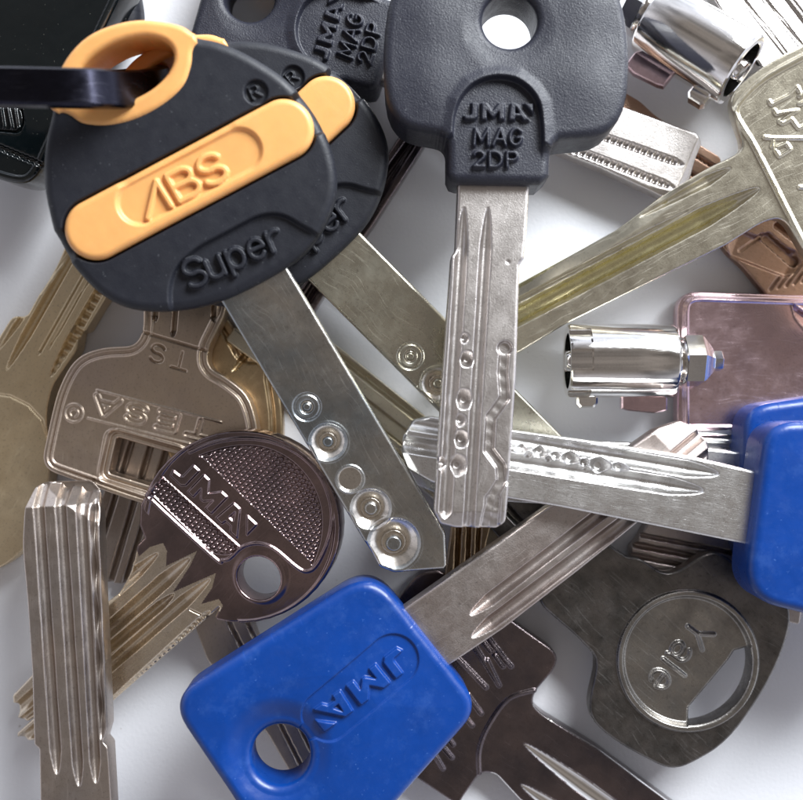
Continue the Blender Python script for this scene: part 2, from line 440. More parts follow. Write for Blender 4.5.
M = {
 'black': plastic('black_plastic', (.010, .011, .017), .50, .35, 75, .004, .14, spec=.42),
 'black_flat': plastic('black_plastic_worn', (.014, .015, .026), .46, .8, 70, .006, .16, spec=.5),
 'orange': plastic('orange_plastic', (.80, .40, .135), .36, .12, 50, .004, .10, sss=.25, dustc=(.3, .12, .04), wear=.05),
 'blue': plastic('blue_plastic', (.0008, .040, .235), .31, .14, 40, .004, .3, dustc=(.12, .25, .6), wear=.10),
 'gloss': plastic('glossy_black_plastic', (.003, .005, .006), .12, .0, 30, .001, .4, dustc=(.3, .3, .25), coat=.3),
 'ringm': metal('black_ring_steel', (.035, .035, .05), (.02, .02, .03), .22, .08, .1, .6),
 'abs': metal('worn_nickel', (.56, .53, .48), (.33, .36, .38), .23, .08, .15, .6, tscale=1.1, spots=.12, brush=.12),
 'abs2': metal('brassy_nickel', (.58, .55, .45), (.44, .43, .36), .26, .08, .15, .6, tscale=1.2, seed=2, brush=.10),
 'nickel': metal('satin_nickel', (.70, .655, .63), (.62, .58, .56), .33, .06, .4, .5, seed=3, brush=.08),
 'silver': metal('bright_nickel', (.82, .81, .80), (.72, .71, .70), .28, .06, .3, .5, brush=.3, seed=4),
 'grey': metal('grey_nickel', (.56, .52, .50), (.46, .39, .36), .34, .08, .5, .5, seed=5, brush=.08),
 'brass': metal('pale_brass', (.74, .69, .56), (.66, .61, .49), .30, .08, .35, .8, seed=6, tscale=2, brush=.06),
 'gold': metal('yellow_brass', (.80, .65, .43), (.72, .60, .42), .40, .06, .22, .4, seed=7),
 'tesa': metal('bronzed_nickel', (.70, .57, .44), (.62, .51, .43), .35, .06, .2, .5, seed=8),
 'dark': metal('black_nickel', (.36, .265, .26), (.19, .15, .155), .16, .05, .10, .5, seed=9, spots=.15),
 'dark2': metal('black_nickel_speckled', (.25, .20, .20), (.13, .115, .13), .18, .08, .5, .5, seed=10, spots=.3),
 'yale': metal('tarnished_steel', (.215, .20, .19), (.12, .115, .11), .31, .10, .45, .9, seed=11, spots=.5, tscale=4),
 'yale2': metal('tarnished_steel_disc', (.46, .44, .41), (.25, .235, .22), .28, .10, .4, .8, seed=18, spots=.4, tscale=3),
 'yellow': metal('fresh_cut_brass', (.84, .77, .44), (.76, .70, .42), .24, .06, .2, .3, brush=.35, seed=19),
 'cutn': metal('fresh_cut_nickel', (.86, .81, .74), (.78, .72, .64), .18, .05, .1, .3, seed=20),
 'chrome': metal('bright_chrome', (.90, .87, .84), (.85, .83, .81), .07, .04, .08, .3, seed=12),
 'rose': metal('pinkish_chrome', (.72, .53, .56), (.58, .43, .47), .17, .08, .3, .5, seed=13, tscale=2),
 'copper': metal('copper_brown', (.44, .29, .22), (.28, .18, .13), .34, .12, .6, .8, seed=14, spots=.5),
 'brown': metal('bronze_brass', (.60, .46, .28), (.50, .36, .22), .30, .1, .3, .5, seed=15),
 'milled': metal('milled_brass', (.74, .62, .46), (.60, .52, .43), .25, .08, .25, .4, seed=16, brush=.1),
 'steel': metal('grey_brown_steel', (.54, .465, .41), (.48, .43, .40), .33, .08, .4, .5, seed=17, brush=.12),
}

# ------------------------------------------------------------------ objects
def thing(name, label, cat, F, group=None):
    o = bpy.data.objects.new(name, None); COL.objects.link(o)
    o.empty_display_size = .2; o.matrix_world = F.matrix() if isinstance(F, Frame) else F
    o['label'] = label; o['category'] = cat
    if group: o['group'] = group
    return o
def part(name, me, mat, parent):
    o = bpy.data.objects.new(name, me); COL.objects.link(o); me.name = name
    if mat is not None:
        me.materials.clear(); me.materials.append(M[mat])
    o.parent = parent; return o
def copy_thing(root, F, label, only=None):
    r = root.copy(); COL.objects.link(r); r.matrix_world = F.matrix(); r['label'] = label
    for ch in list(root.children):
        if only and ch.name.split('.')[0] not in only: continue
        c = ch.copy(); COL.objects.link(c); c.parent = r
        for q in ch.children:
            d = q.copy(); COL.objects.link(d); d.parent = c
    return r
def seglist(F, S, h=0): return [[F.p(x, y, h) for x, y in st] for st in S]

# ================================================================== ABS keys
def build_abs():
    F = Frame((252, 281), 1.32, (420, 560), .95, 0)
    T = .28
    P = lambda pts: F.L(pts)
    root = thing('house_key', 'large black and orange plastic-headed key lying topmost at upper left, with the ring through it', 'key', F, 'round black and orange headed keys')
    sil = P([(60, 118), (53, 150), (52, 185), (57, 215), (66, 245), (84, 271), (108, 295), (138, 309), (178, 311), (218, 303), (253, 288), (288, 268),
             (310, 249), (327, 223), (337, 192), (333, 158), (315, 118), (287, 85), (250, 61), (222, 49), (200, 44), (184, 35), (152, 30), (123, 34), (96, 46), (76, 67), (63, 95)])
    silf = poly(spline(sil, n=4))
    hole = poly(P([(132+50*math.cos(t)*.914+28*math.sin(t)*.407, 78-50*math.cos(t)*.407+28*math.sin(t)*.914) for t in np.arange(0, 2*PI, PI/30)]))
    # orange eyelet region: outer rim back to the border with the black body
    border = [(61, 135), (69, 121), (78, 122), (91, 130), (115, 132), (142, 126), (169, 112), (189, 94), (197, 74), (199, 58), (205, 50)]
    eye = poly(spline(P(border[::-1]), False, 5)+P([(60, 125)])+P([(30, 125), (30, 0), (240, 0), (218, 40)]))
    inl = capsule(F.p(95, 230, T), F.p(284, 129.5, T), .248)
    R = Relief()
    # black body
    slot = capsule(F.p(95, 230, T), F.p(284, 129.5, T), .262)
    R.region(slot, -.10, .012)
    R.region(disc(F.p(256, 92, T), .095), -.035, .010)
    R.lines(text('R', (253, 99), (261, 95), (248, 88), F, T), .014, .03)
    pl = poly(rounded(P([(176, 312), (174, 290), (180, 268), (200, 250), (240, 229), (262, 217), (284, 216), (308, 231), (330, 240), (300, 290), (200, 330)]), .1))
    R.region(pl, -.05, .02)
    R.lines(text('Super', (191, 289), (283, 247), (180, 264), F, T, .06), .040, .05, .006)
    holeb = lambda X, Y: hole(X, Y)-.05
    bodyf = minus(silf, holeb)
    body = plate(bodyf, R, T, -T, .08, g=.0072)[None]
    ob = part('head', body, 'black', root)
    eyef = lambda X, Y: np.maximum(np.maximum(silf(X, Y)-.012, eye(X, Y)+.002), -hole(X, Y)); eyef.bb = silf.bb
    m = plate(eyef, None, T+.02, -T-.02, .05, g=.008)[None]
    part('eyelet', m, 'orange', root)
    RI = Relief()
    rec = capsule(F.p(139, 203, T+.02), F.p(240, 150.5, T+.02), .175)
    RI.region(rec, -.035, .022)
    RI.lines(text('^BS', (148, 218), (229, 177), (134, 193), F, T, .12), .044, .036, .007)
    part('inlay', plate(inl, RI, T+.035, T-.12, .055, g=.008, rb=.01)[None], 'orange', root)
    # blade
    ft = .11
    Pb = lambda pts: F.L(pts, ft)
    bl = poly(rounded([tuple(q) for q in Pb([(206, 276), (273, 243), (445.6, 534), (447, 569), (394, 573), (380, 568)])], .02))
    RB = Relief()
    c = lambda x, y: F.p(x, y, ft)
    RB.dimple(c(307, 407), .10, .018, .035, .03); RB.ring(c(307, 407), .115, .018, -.014); RB.ring(c(307, 407), .05, .014, -.012)
    RB.dimple(c(328, 442), .175, .085, .068, .10, .006)
    RB.region(disc(c(350, 479), .112), -.026, .008); RB.ring(c(350, 479), .118, .016, .012)
    RB.dimple(c(371, 509), .19, .09, .082, .11, .004)
    RB.dimple(c(394, 544), .245, .11, .10, .14, .004)
    ba = part('blade', plate(bl, RB, ft, -ft, .027, g=.0075)[None], 'abs', root)
    cut_faces(ba.data, 'cutn', ft-.022)
    F2 = Frame((330, 254), .84, (505, 428.5), .56, 0)
    r2 = copy_thing(root, F2, 'second black and orange plastic-headed key, mostly hidden beneath the topmost one')
    for ch in r2.children:
        if ch.name.startswith('blade'):
            ch.data = ch.data.copy(); ch.data.materials[0] = M['abs2']
    return F, F2
build_abs()

# ================================================================== MAG keys
def build_mag():
    F = Frame((496, 188), 1.20, (471, 525), 1.28, 0); T = .27
    P = lambda pts, h=0: F.L(pts, h)
    root = thing('house_key', 'key with wide black plastic head at top centre, blade pointing straight down over the pile', 'key', F, 'square black headed keys')
    sil = rounded([tuple(q) for q in P([(388, -14), (384, 60), (387, 138), (447, 142), (447, 184), (546, 186), (547, 148), (618, 142), (626, 60), (612, -18)])], .10)
    sil = []
    for x, y, r in [(394, -18, .35), (382, 60, .3), (388, 134, .36), (446, 145, .10), (446, 188, .07), (546, 190, .07), (547, 149, .10), (616, 143, .36), (626, 60, .4), (608, -18, .35)]:
        q = F.p(x, y); sil.append((q[0], q[1], r))
    sf = minus(poly(rounded(sil, .1)), disc(F.p(508, 27, .1), .235))
    hc = F.p(508, 27, T)
    R = Relief()
    def dish(h, X, Y, S):
        z = h+.035*np.exp(-(((X-F.p(500, 100, T)[0])/.75)**2+((Y-F.p(500, 100, T)[1])/.62)**2))
        for q in ((430, 85), (585, 80), (430, 10), (590, 8)):
            c = F.p(*q, T); z = z+.035*np.exp(-(((X-c[0])/.33)**2+((Y-c[1])/.28)**2))
        return z-.03*ss(.42, .2, np.hypot(X-hc[0], Y-hc[1]))
    R.add(dish)
    arch = [(454, 176), (453, 128), (458, 104), (470, 88), (485, 80), (500, 78), (516, 81), (530, 91), (539, 106), (542, 128), (544, 176)]
    af = poly(spline(P([arch[0], arch[0]]+arch[1:-1]+[arch[-1], arch[-1]], T), True, 4))
    big = poly(P([(449, 190), (447, 128), (452, 100), (466, 81), (482, 73), (500, 71), (519, 74), (535, 86), (546, 103), (549, 128), (550, 190)], T))
    R.region(big, .032, .06); R.region(af, -.085, .012)
    R.region(emblem((463, 120), (533, 121), (463, 103), F, T), .045, .006)
    R.lines(text('MAG', (474, 145), (521, 145), (475, 129), F, T, .18), .026, .045, .007)
    R.lines(text('2DP', (474, 166), (517, 167), (474, 151.5), F, T, .18), .026, .045, .007)
    part('head', plate(sf, R, T, -T, .078, g=.0072)[None], 'black_flat', root)
    h = .11; Pb = lambda pts: F.L(pts, h)
    bl = poly(rounded([tuple(q) for q in Pb([(458, 176), (530, 176), (527, 230), (524, 259), (520, 263), (516, 380), (508, 500), (506, 522), (498, 529), (455, 528), (440, 524), (434, 511), (442, 380), (451, 256), (455, 250), (456, 225)])], .02))
    c = lambda x, y: F.p(x, y, h); RB = Relief()
    RB.groove(c(464, 207), c(445, 519), .115, .06, .35, .06, 'u')
    RB.groove(c(488, 207), c(468, 540), .105, .055, .35, .06, 'u', open_b=True)
    for x, y, r, d in ((464, 338, .05, .05), (467, 359, .075, .08), (464, 399, .095, .09), (460, 420, .06, .05), (461, 439, .08, .08), (457, 465, .10, .09), (443, 463, .06, .08), (508, 262, .02, .01)):
        RB.dimple(c(x, y), r, d)
    RB.region(disc(c(505, 348), .06), -.05, .01)
    RB.path([c(*q) for q in ((505, 348), (503, 372), (505, 398), (491, 417), (489, 450), (501, 466), (502, 481), (494, 494), (488, 512), (484, 535))], .085, .05, .12)
    RB.path([c(*q) for q in ((493, 500), (490, 540))], .14, .045, .2)
    RB.slope(c(470, 512), (1, .1), .35)
    part('blade', plate(bl, RB, h, -h, .027, g=.008)[None], 'nickel', root)
    F2 = Frame((389, 55), .32, (690, 165), .30, 0)
    r2 = copy_thing(root, F2, 'black plastic-headed key lying behind the orange pair, its ribbed blade running out at right', only=('head',))
    for ch in r2.children: pass
    Pc = lambda pts: F2.L(pts, h); c2 = lambda x, y: F2.p(x, y, h)
    b2 = poly(rounded([tuple(q) for q in Pc([(385, 14), (620, 105), (697, 132.5), (703, 142), (696, 160), (692, 176), (684, 192), (670, 199), (600, 167), (360, 72)])], .02))
    R2 = Relief()
    R2.groove(c2(560, 122), c2(684, 165), .085, .05, .1, .12, 'u', ribs=.062, rd=.55)
    R2.groove(c2(560, 144), c2(675, 188), .085, .05, .1, .12, 'u', ribs=.062, rd=.55)
    R2.slope(c2(688, 162), (1, -.05), .7)
    R2.slope(c2(640, 184), (.1, -1), .7)
    part('blade', plate(b2, R2, h, -h, .027, g=.0085)[None], 'nickel', r2)
build_mag()

# ================================================================== blue keys
def build_blue():
    FA = Frame((424, 635), .95, (690, 433), .76, 0)      # lower left key: its head is the model
    FB = Frame((748, 507), 1.06, (404, 451), 1.03, 0)    # right key: its blade is the model
    T = .27
    root = thing('house_key', 'bright blue plastic-headed key at bottom centre, blade pointing up to the right', 'key', FA, 'blue plastic-headed keys')
    raw = [(172, 693, .30), (372, 566, .32), (478, 700, .24), (306, 893, .3)]
    sil = []
    for x, y, r in raw:
        q = FA.p(x, y); sil.append((q[0], q[1], r))
    sf = minus(poly(rounded(sil, .3, 8)), disc(FA.p(282, 750, .05), .255))
    hc = FA.p(279, 752, T); R = Relief()
    R.add(lambda h, X, Y, S: h-.07*ss(.50, .26, np.hypot(X-hc[0]+.02, Y-hc[1]))+.03*ss(0, .9, -S))
    R.region(capsule(FA.p(327, 716, T), FA.p(393, 660, T), .225), -.022, .007)
    R.region(emblem((399, 646), (309, 713), (414, 665), FA, T), .035, .007)
    part('head', plate(sf, R, T, -T, .085, g=.0075)[None], 'blue', root)
    h = .11; P = lambda pts: FB.L(pts, h); c = lambda x, y: FB.p(x, y, h)
    # stem stays inside the head on the -x side
    stub = [(765, 479), (752, 468)]
    bl = poly(rounded([tuple(q) for q in P([(775, 476), (748, 469), (690, 456), (600, 442), (515, 430), (430, 416), (413, 420), (403, 436), (401, 452), (408, 470), (432, 483), (510, 499), (560, 507), (735, 542), (770, 549)])], .02))
    RB = Relief()
    RB.groove(c(719, 474), c(440, 427), .15, .075, .28, .05, 'u', open_b=True)
    RB.groove(c(704, 491), c(430, 448), .16, .085, .30, .05, 'u', open_b=True, ribs=.21, rd=.08)
    for k, (x, y, r, d) in enumerate([(522, 447, .07, .07), (540, 451, .08, .09), (556, 455, .06, .07), (571, 458, .10, .10), (585, 463, .06, .08), (600, 466, .12, .12), (620, 467, .09, .07), (536, 462, .05, .05), (559, 466, .06, .06), (586, 470, .05, .08), (528, 457, .06, .06), (549, 460, .05, .07), (572, 470, .055, .06), (611, 474, .06, .07), (600, 455, .05, .05), (564, 449, .05, .05), (545, 445, .045, .05)]):
        RB.dimple(c(x, y), r, d)
    RB.slope(c(440, 455), (1, .12), .20); RB.slope(c(418, 470), (.8, .7), .35)
    part('blade', plate(bl, RB, h, -h, .027, g=.0085)[None], 'silver', root)
    RP = Relief(); RP.add(lambda h, X, Y, S: h-.07*ss(.50, .26, np.hypot(X-hc[0]+.02, Y-hc[1]))+.03*ss(0, .9, -S))
    plain = plate(sf, RP, T, -T, .085, g=.010)[None]; plain.name = 'head'; plain.materials.append(M['blue'])
    rb = copy_thing(root, FB, 'blue plastic-headed key entering from the right edge, notched silver blade pointing left')
    RG = Relief()
    RG.groove(c(719, 474), c(440, 427), .13, .06, .22, .05, 'u', open_b=True, ribs=0)
    RG.groove(c(704, 491), c(430, 448), .12, .065, .22, .05, 'u', open_b=True, ribs=0)
    RG.slope(c(440, 455), (1, .12), .20); RG.slope(c(418, 470), (.8, .7), .35)
    gm = plate(bl, RG, h, -h, .027, g=.0085)[None]; gm.name = 'blade'; gm.materials.append(M['grey'])
    for ch in root.children:
        if ch.name.startswith('blade'): ch.data = gm
    FC = Frame((737, 486), .44, (400, 468), .40, 0)
    rc = copy_thing(root, FC, 'blue plastic-headed key tucked underneath the other blue key at the right edge')
    for ch in rc.children:
        if ch.name.startswith('blade'):
            ch.data = ch.data.copy(); ch.data.materials.clear(); ch.data.materials.append(M['silver'])
    for q in (rb, rc):
        for ch in q.children:
            if ch.name.startswith('head'): ch.data = plain
build_blue()

# ================================================================== flat metal keys
def flat_key(label, F, outline, mat, relief=None, th=.22, r=.016, g=.0095, blade=None, bladem=None, holes=(), smooth=False, corner=.02, name='metal_key', cat='key', heads='head', group=None, cutm=None, cutz=-.012):
    root = thing(name, label, cat, F, group)
    pts = [tuple(F.p(q[0], q[1]))+tuple(q[2:]) for q in outline]
    sf = poly(spline([q[:2] for q in pts], n=4) if smooth else rounded(pts, corner))
    if holes: sf = minus(sf, *holes)
    if blade is None:
        part('blade', plate(sf, relief, 0, -th, r, g=g)[None], mat, root)
    else:
        ms = plate(sf, relief, 0, -th, r, g=g, parts=[(heads, None), ('blade', blade)])
        part(heads, ms[heads], mat, root); part('blade', ms['blade'], bladem or mat, root)
    if cutm:
        for ch in root.children:
            if ch.name.startswith('blade'): cut_faces(ch.data, cutm, cutz)
    return root

# TESA key
F = Frame((180, 335), .50, (196, 140), .50); c = F.p; R = Relief()
out = [(145, 150, .02), (143, 332, .1), (134, 346, .1), (100, 347, .3), (74, 358, .3), (58, 388, .3), (50, 420, .3), (40, 468, .16), (88, 485, .1), (142, 504, .3), (230, 528, .5), (262, 470, .4), (254, 400, .35), (228, 378, .2), (208, 368, .12), (207, 350, .1), (226, 312, .1), (232, 150, .02)]
hole = poly(rounded([tuple(c(*q)) for q in ((116, 437), (178, 455), (170, 492), (108, 473))], .03))
rim = poly(rounded([tuple(c(*q)) for q in ((107, 428), (190, 450), (182, 508), (97, 480))], .10))
R.region(rim, -.02, .010, .016, .02)
R.border(.055, .02, -.016); R.border(.085, .016, .014)
R.lines(seglist(F, [[(143, 332), (207, 351)]]), .02, -.02)
R.lines(seglist(F, [[(97, 390), (221, 422)], [(88, 418), (190, 444)]]), .013, .018, .006)
R.outline_lines(text('TESA', (211, 423), (97, 395.5), (206.5, 439), F, 0, .28), .024, .010, .020)
R.lines(text('TS', (190, 354), (153, 343), (186, 371), F, 0, .25), .016, -.022, .006)
R.ring(c(74, 413), .085, .014, .018); R.lines([arc(*c(74, 413), .04, .04, 200, 500, 12)], .012, .018, .006)
R.groove(c(155, 322), c(163, 150), .06, .06, .06, .06, 'f', open_b=True); R.groove(c(173, 337), c(188, 150), .055, .08, .06, .06, 'f', open_b=True)
R.groove(c(213, 322), c(222, 150), .05, .08, .06, .06, 'f', open_b=True)
flat_key('bronze toned square-headed key with a rectangular hole and lettering upside down, under the round key', F, out, 'tesa', R, .25, .018, .0075, blade=half(c(170, 328), (1, 0)), holes=(hole,))

# brass round-headed key at left edge
F = Frame((34, 382), .26, (104, 258), .26); c = F.p; R = Relief()
out = [(-70, 400), (-40, 372), (-6, 345, .1), (12, 316, .06), (27, 316, .04), (64, 248, .02), (90, 200, .05), (150, 230, .05), (104, 301, .02), (86, 331, .03), (80, 332, .02), (77, 350, .05), (52, 386, .1), (45, 418, .3), (52, 470, .5), (40, 530, .6), (2, 572, .6), (-60, 580, .6), (-110, 480, .5)]
R.groove(c(6, 370), c(90, 222), .10, .07, .4, .1, 'u', open_b=True)
R.groove(c(38, 355), c(118, 214), .03, .04, .06, .1, 'f', open_b=True)
R.groove(c(48, 350), c(130, 210), .018, .03, .06, .1, 'f', open_b=True)
R.groove(c(50, 377), c(130, 236), .10, .10, .35, .1, 'f', open_b=True, ribs=.09, rd=.35)
R.groove(c(-2, 350), c(22, 316), .06, .05, .3, .1, 'u', open_b=True)
R.lines([[c(-10, 393), c(10, 396), c(28, 405), c(42, 420), c(48, 440)]], .02, -.012)
flat_key('yellow brass key with large smooth round head at the left edge', F, out, 'gold', R, .24, .018, .009, blade=half(c(30, 372), (1, .1)))

# key below the TESA key, blade running up to the right
F = Frame((262, 372), .22, (390, 190), .22); c = F.p; R = Relief()
out = [(190, 340, .2), (215, 305, .1), (232, 325, .05), (247, 352, .05), (262, 350, .04), (330, 240, .02), (380, 165, .02), (410, 120, .02), (440, 120, .02), (420, 152, .02), (374, 224, .02), (326, 292, .02), (276, 372, .1), (284, 420, .3), (280, 470, .4), (210, 500, .5), (150, 440, .5)]
R.groove(c(232, 372), c(405, 150), .09, .08, .3, .1, 'u', open_b=True); R.groove(c(262, 360), c(415, 140), .05, .05, .2, .1, 'f', open_b=True)
R.border(.10, .04, -.03)
flat_key('brass key with rounded head showing between the rectangular-holed key and the long dimpled blade', F, out, 'brown', R, .20, .02, .011, blade=half(c(275, 345), (1, 0)), bladem='dark2')

# dark striped blade below TESA
F = Frame((190, 360), .20, (118, 584), .16); c = F.p; R = Relief()
out = [(120, 440, .03), (160, 340, .02), (230, 350, .02), (170, 480, .02), (143, 548, .04), (128, 584, .05), (105, 583, .06), (98, 560, .04), (96, 515, .03)]
for a, b, w in (((150, 380), (96, 560), .06), ((176, 360), (108, 590), .07), ((192, 370), (122, 590), .06), ((206, 380), (136, 580), .05)):
    R.groove(c(*a), c(*b), w, .09, .1, .1, 'v', open_a=True, open_b=True)
flat_key('dark striped key blade poking out below the key with a rectangular hole', F, out, 'steel', R, .16, .014, .010)

# round knurled key with brass milled blade
F = Frame((172, 588), .66, (26, 712), .30); c = F.p; R = Relief()
cen = (240, 527); pts = []; cJ = F.p(*cen)
for k in range(-128, 163, 8):
    a = math.radians(k); pts.append((cen[0]+100.5*math.cos(a), cen[1]-96*math.sin(a)))
# k runs from lower left (-128) round the right, over the top, to the left (162)
shoulder_top = [(140, 505), (139, 525), (144, 538), (137, 545), (134, 560), (118, 594), (106, 603), (31, 676), (12, 696), (15, 722), (22, 726), (34, 718), (15, 735), (24, 745), (37, 741), (112, 702), (219, 608), (214, 618), (216, 623), (236, 618)]
outp = F.L(pts[1:-1])+F.L(shoulder_top[:-1])
hole = disc(c(261, 576, -.08), .205)
Ph = lambda pts: F.L(pts)
def knurl(region):
    u1 = unit(c(300, 500)-c(200, 478)); v1 = np.array([-u1[1], u1[0]])
    p1, p2 = .058, .038
    def fn(h, X, Y, S):
        D = region(X, Y); a = (X*u1[0]+Y*u1[1])/p1; b = (X*v1[0]+Y*v1[1])/p2
        row = np.floor(b); a = a+.5*(row % 2)
        fa = np.abs(a-np.floor(a)-.5)*2; fb = np.abs(b-np.floor(b)-.5)*2
        bump = ss(.95, .5, fa)*ss(1, .25, fb)
        return h-.022*ss(.01, -.008, D)+.026*bump*ss(-.008, -.02, D)
    b = region.bb; R.add(fn, (b[0]-.03, b[1]-.03, b[2]+.03, b[3]+.03))
kA = poly(spline(Ph([(199, 456), (199, 456), (225, 448), (252, 446), (276, 452), (297, 466), (313, 487), (321, 512), (320, 540), (312, 565), (312, 565), (256, 511)]), n=4))
kB = poly(rounded([tuple(q) for q in Ph([(163, 478), (150, 492), (213, 553), (228, 555), (238, 547)])], .05))
knurl(kA); knurl(kB)
R.lines([spline(Ph([(163, 478), (150, 494), (152, 500), (214, 557), (222, 560), (230, 558), (242, 547), (257, 543), (274, 548), (297, 567), (308, 571), (318, 563), (329, 538), (332, 510), (322, 479), (303, 457), (277, 443), (247, 438), (215, 442), (190, 452)]), False, 4)], .022, .022)
R.lines([Ph([(163, 478), (239, 546)])], .016, .024, .006)
R.lines([Ph([(201, 457), (311, 563)])], .018, .016, .006)
R.add(lambda h, X, Y, S: h+.02*ss(.035, .012, np.abs(np.hypot((X-cJ[0])/.925, (Y-cJ[1])/.885)-1)*.9)*(X < cJ[0]+.60))
R.region(emblem((169.5, 474), (241, 541), (185.5, 457), F), .024, .011)
R.region(disc(c(261, 576), .25), .01, .03)
bladeP = poly(F.L([(128, 530), (139, 556), (150, 547), (163, 543), (167, 551), (166, 566), (197, 551), (190, 566), (173, 592), (216, 573), (212, 588), (201, 604), (219, 599), (223, 606), (212, 622), (120, 760), (-30, 760), (-30, 600)]))
for a, b, w, d, e in (((158, 553), (4, 690), .12, .07, .3), ((190, 558), (16, 712), .15, .10, .35), ((174, 594), (14, 727), .10, .10, .2), ((210, 579), (24, 740), .13, .08, .35)):
    R.groove(c(*a), c(*b), w, d, e, .1, 'u', open_b=True)
R.groove(c(210, 611), c(96, 716), .07, .06, .1, .1, 'v', ribs=.06, rd=.3)
R.groove(c(142, 562), c(100, 603), .07, .06, .1, .1, 'v', ribs=.06, rd=.3)
flatroot = thing('metal_key', 'dark round-headed key with knurled panels and brass milled blade at lower left', 'key', F)
sfJ = minus(poly(outp), hole)
ms = plate(sfJ, R, 0, -.22, .022, g=.0062, parts=[('head', None), ('blade', bladeP)])
part('head', ms['head'], 'dark', flatroot); part('blade', ms['blade'], 'milled', flatroot)

# vertical grooved blade lower left
F = Frame((78, 770), .86, (62, 484), .86); c = F.p; R = Relief()
out = [(40, 960, .3), (-10, 940, .3), (0, 860, .3), (41, 840, .1), (40, 800, .02), (39, 749, .02), (34, 745, .01), (32, 675, .02), (27, 600, .05), (22, 546, .1), (24, 510, .05), (29, 487, .05), (40, 483.5, .03), (84, 482, .04), (93, 492, .05), (98, 512, .05), (101, 600, .05), (104, 660), (107, 728, .02), (103, 742, .01), (108, 748, .02), (111, 800, .02), (113, 840, .1), (160, 860, .3), (160, 950, .3)]
for a, b in (((57, 775), (36, 470)), ((79, 787), (58, 470)), ((96, 784), (79, 470))):
    R.groove(c(*a), c(*b), .105, .055, .22, .1, 'u', open_b=True)
R.groove(c(101, 740), c(92, 500), .09, .10, .1, .1, 'v', ribs=.42, rd=.5)
R.slope(c(60, 506), (1, .0), .9); R.slope(c(88, 520), (.8, -.6), .6)
flat_key('grey grooved blade standing nearly upright at the lower left edge, clipped bright tip upward', F, out, 'steel', R, .24, .016, .0095, blade=half(c(70, 845), (1, 0)))

# brass NP key upper right
F = Frame((735, 200), .84, (522, 322), .46); c = F.p; R = Relief()
out = [(860, 20), (803, 44, .2), (757, 69, .3), (729, 95, .35), (734, 118, .3), (744, 145, .12), (738, 154, .15), (711, 166, .1), (663, 195, .1), (616, 230), (523, 281), (470, 310, .2), (440, 345, .1), (460, 378, .1), (520, 352), (564, 325), (640, 287), (726, 245), (764, 221, .1), (784, 217, .14), (804, 252, .3), (852, 335, .3), (950, 250), (940, 60)]
R.lines([spline(F.L([(860, 28), (803, 57), (765, 78), (745, 96), (736, 112), (745, 130), (757, 150), (803, 241), (850, 330)]), False, 4)], .034, .04, .016)
inner = poly(spline(F.L([(860, 28), (803, 57), (765, 78), (745, 96), (736, 112), (745, 130), (757, 150), (803, 241), (850, 330), (950, 300), (940, 60)]), True, 3))
R.region(inner, -.025, .01)
R.groove(c(760, 188), c(500, 325), .20, .10, .55, .1, 'u', open_b=True)
R.groove(c(731, 168), c(640, 217), .12, .06, .30, .9, 'u')
R.groove(c(690, 210), c(495, 312), .05, .035, .5, .1, 'u', open_b=True)
R.slope(c(640, 228), (.05, -1), .45, x0=.25)
NP = [[(770, 101), (772, 104), (790, 95)], [(790, 95), (798, 87), (800, 91)], [(775, 110), (777, 113.5), (798, 110)], [(798, 110), (785, 118), (781, 122)], [(780, 121), (783, 123), (792, 118.5), (799, 128), (812, 122)],
      [(765, 137), (776, 138), (806, 138)], [(774, 140), (772.5, 146)], [(776, 150), (780, 156), (791, 149), (787, 143), (778, 147)], [(800, 187), (812, 187)], [(800, 96), (812, 88)], [(800, 104), (812, 98)]]
R.lines(seglist(F, NP), .020, .026, .013)
flat_key('pale brass key with stamped lettering at the upper right, long V-grooved blade pointing down left', F, out, 'brass', R, .22, .02, .0085, blade=half(c(770, 172), (1, -.15)), cutm='yellow', cutz=-.062)

# bright grooved key, top right corner
F = Frame((715, -60), .46, (860, 130), .40, -10); c = F.p; R = Relief()
out = [(640, -100), (683, -60), (712, -5), (735, 30), (800, 118), (850, 190), (930, 130), (860, 20), (790, -80), (730, -160)]
for a, b, w in (((720, -30), (840, 124), .05), ((742, -30), (860, 122), .055), ((766, -30), (880, 120), .10), ((792, -30), (900, 112), .07)):
    R.groove(c(*a), c(*b), w, .06, .1, .1, 'u', open_a=True, open_b=True)
flat_key('shiny silver blade with long straight grooves in the top right corner', F, out, 'chrome', R, .24, .016, .011)

# copper keys
F = Frame((600, 85), .20, (722, 160), .12); c = F.p; R = Relief()
out = [(560, 60), (600, 78), (640, 101, .05), (656, 116, .05), (702, 146), (722, 158, .05), (716, 180, .1), (690, 200, .1), (560, 130)]
R.groove(c(600, 95), c(722, 172), .05, .06, .1, .1, 'v', ribs=.05, rd=.5); R.groove(c(590, 110), c(712, 186), .06, .06, .1, .1, 'v', ribs=.045, rd=.6)
flat_key('reddish copper blade hidden under the ribbed blade, edges peeping out', F, out, 'copper', R, .12, .012, .010)
F = Frame((830, 300), .14, (740, 240), .22); c = F.p; R = Relief()
out = [(716, 236, .05), (728, 215, .05), (775, 195, .05), (830, 190), (900, 250), (880, 360), (800, 350), (770, 300, .05), (746, 270, .05), (727, 252, .04)]
R.groove(c(728, 240), c(800, 268), .30, .05, .1, .1, 'f'); R.path(F.L([(768, 238), (795, 262)]), .10, .09)
R.path(F.L([(742, 250), (762, 236)]), .05, .06)
for k in range(5): R.path(F.L([(770+k*8, 290-k*2), (790+k*8, 262-k*2)]), .02, .03)
R.path(F.L([(778, 226), (803, 244)]), .07, .10)
flat_key('copper brown key head between the pale brass key and the square plate', F, out, 'copper', R, .12, .02, .010)

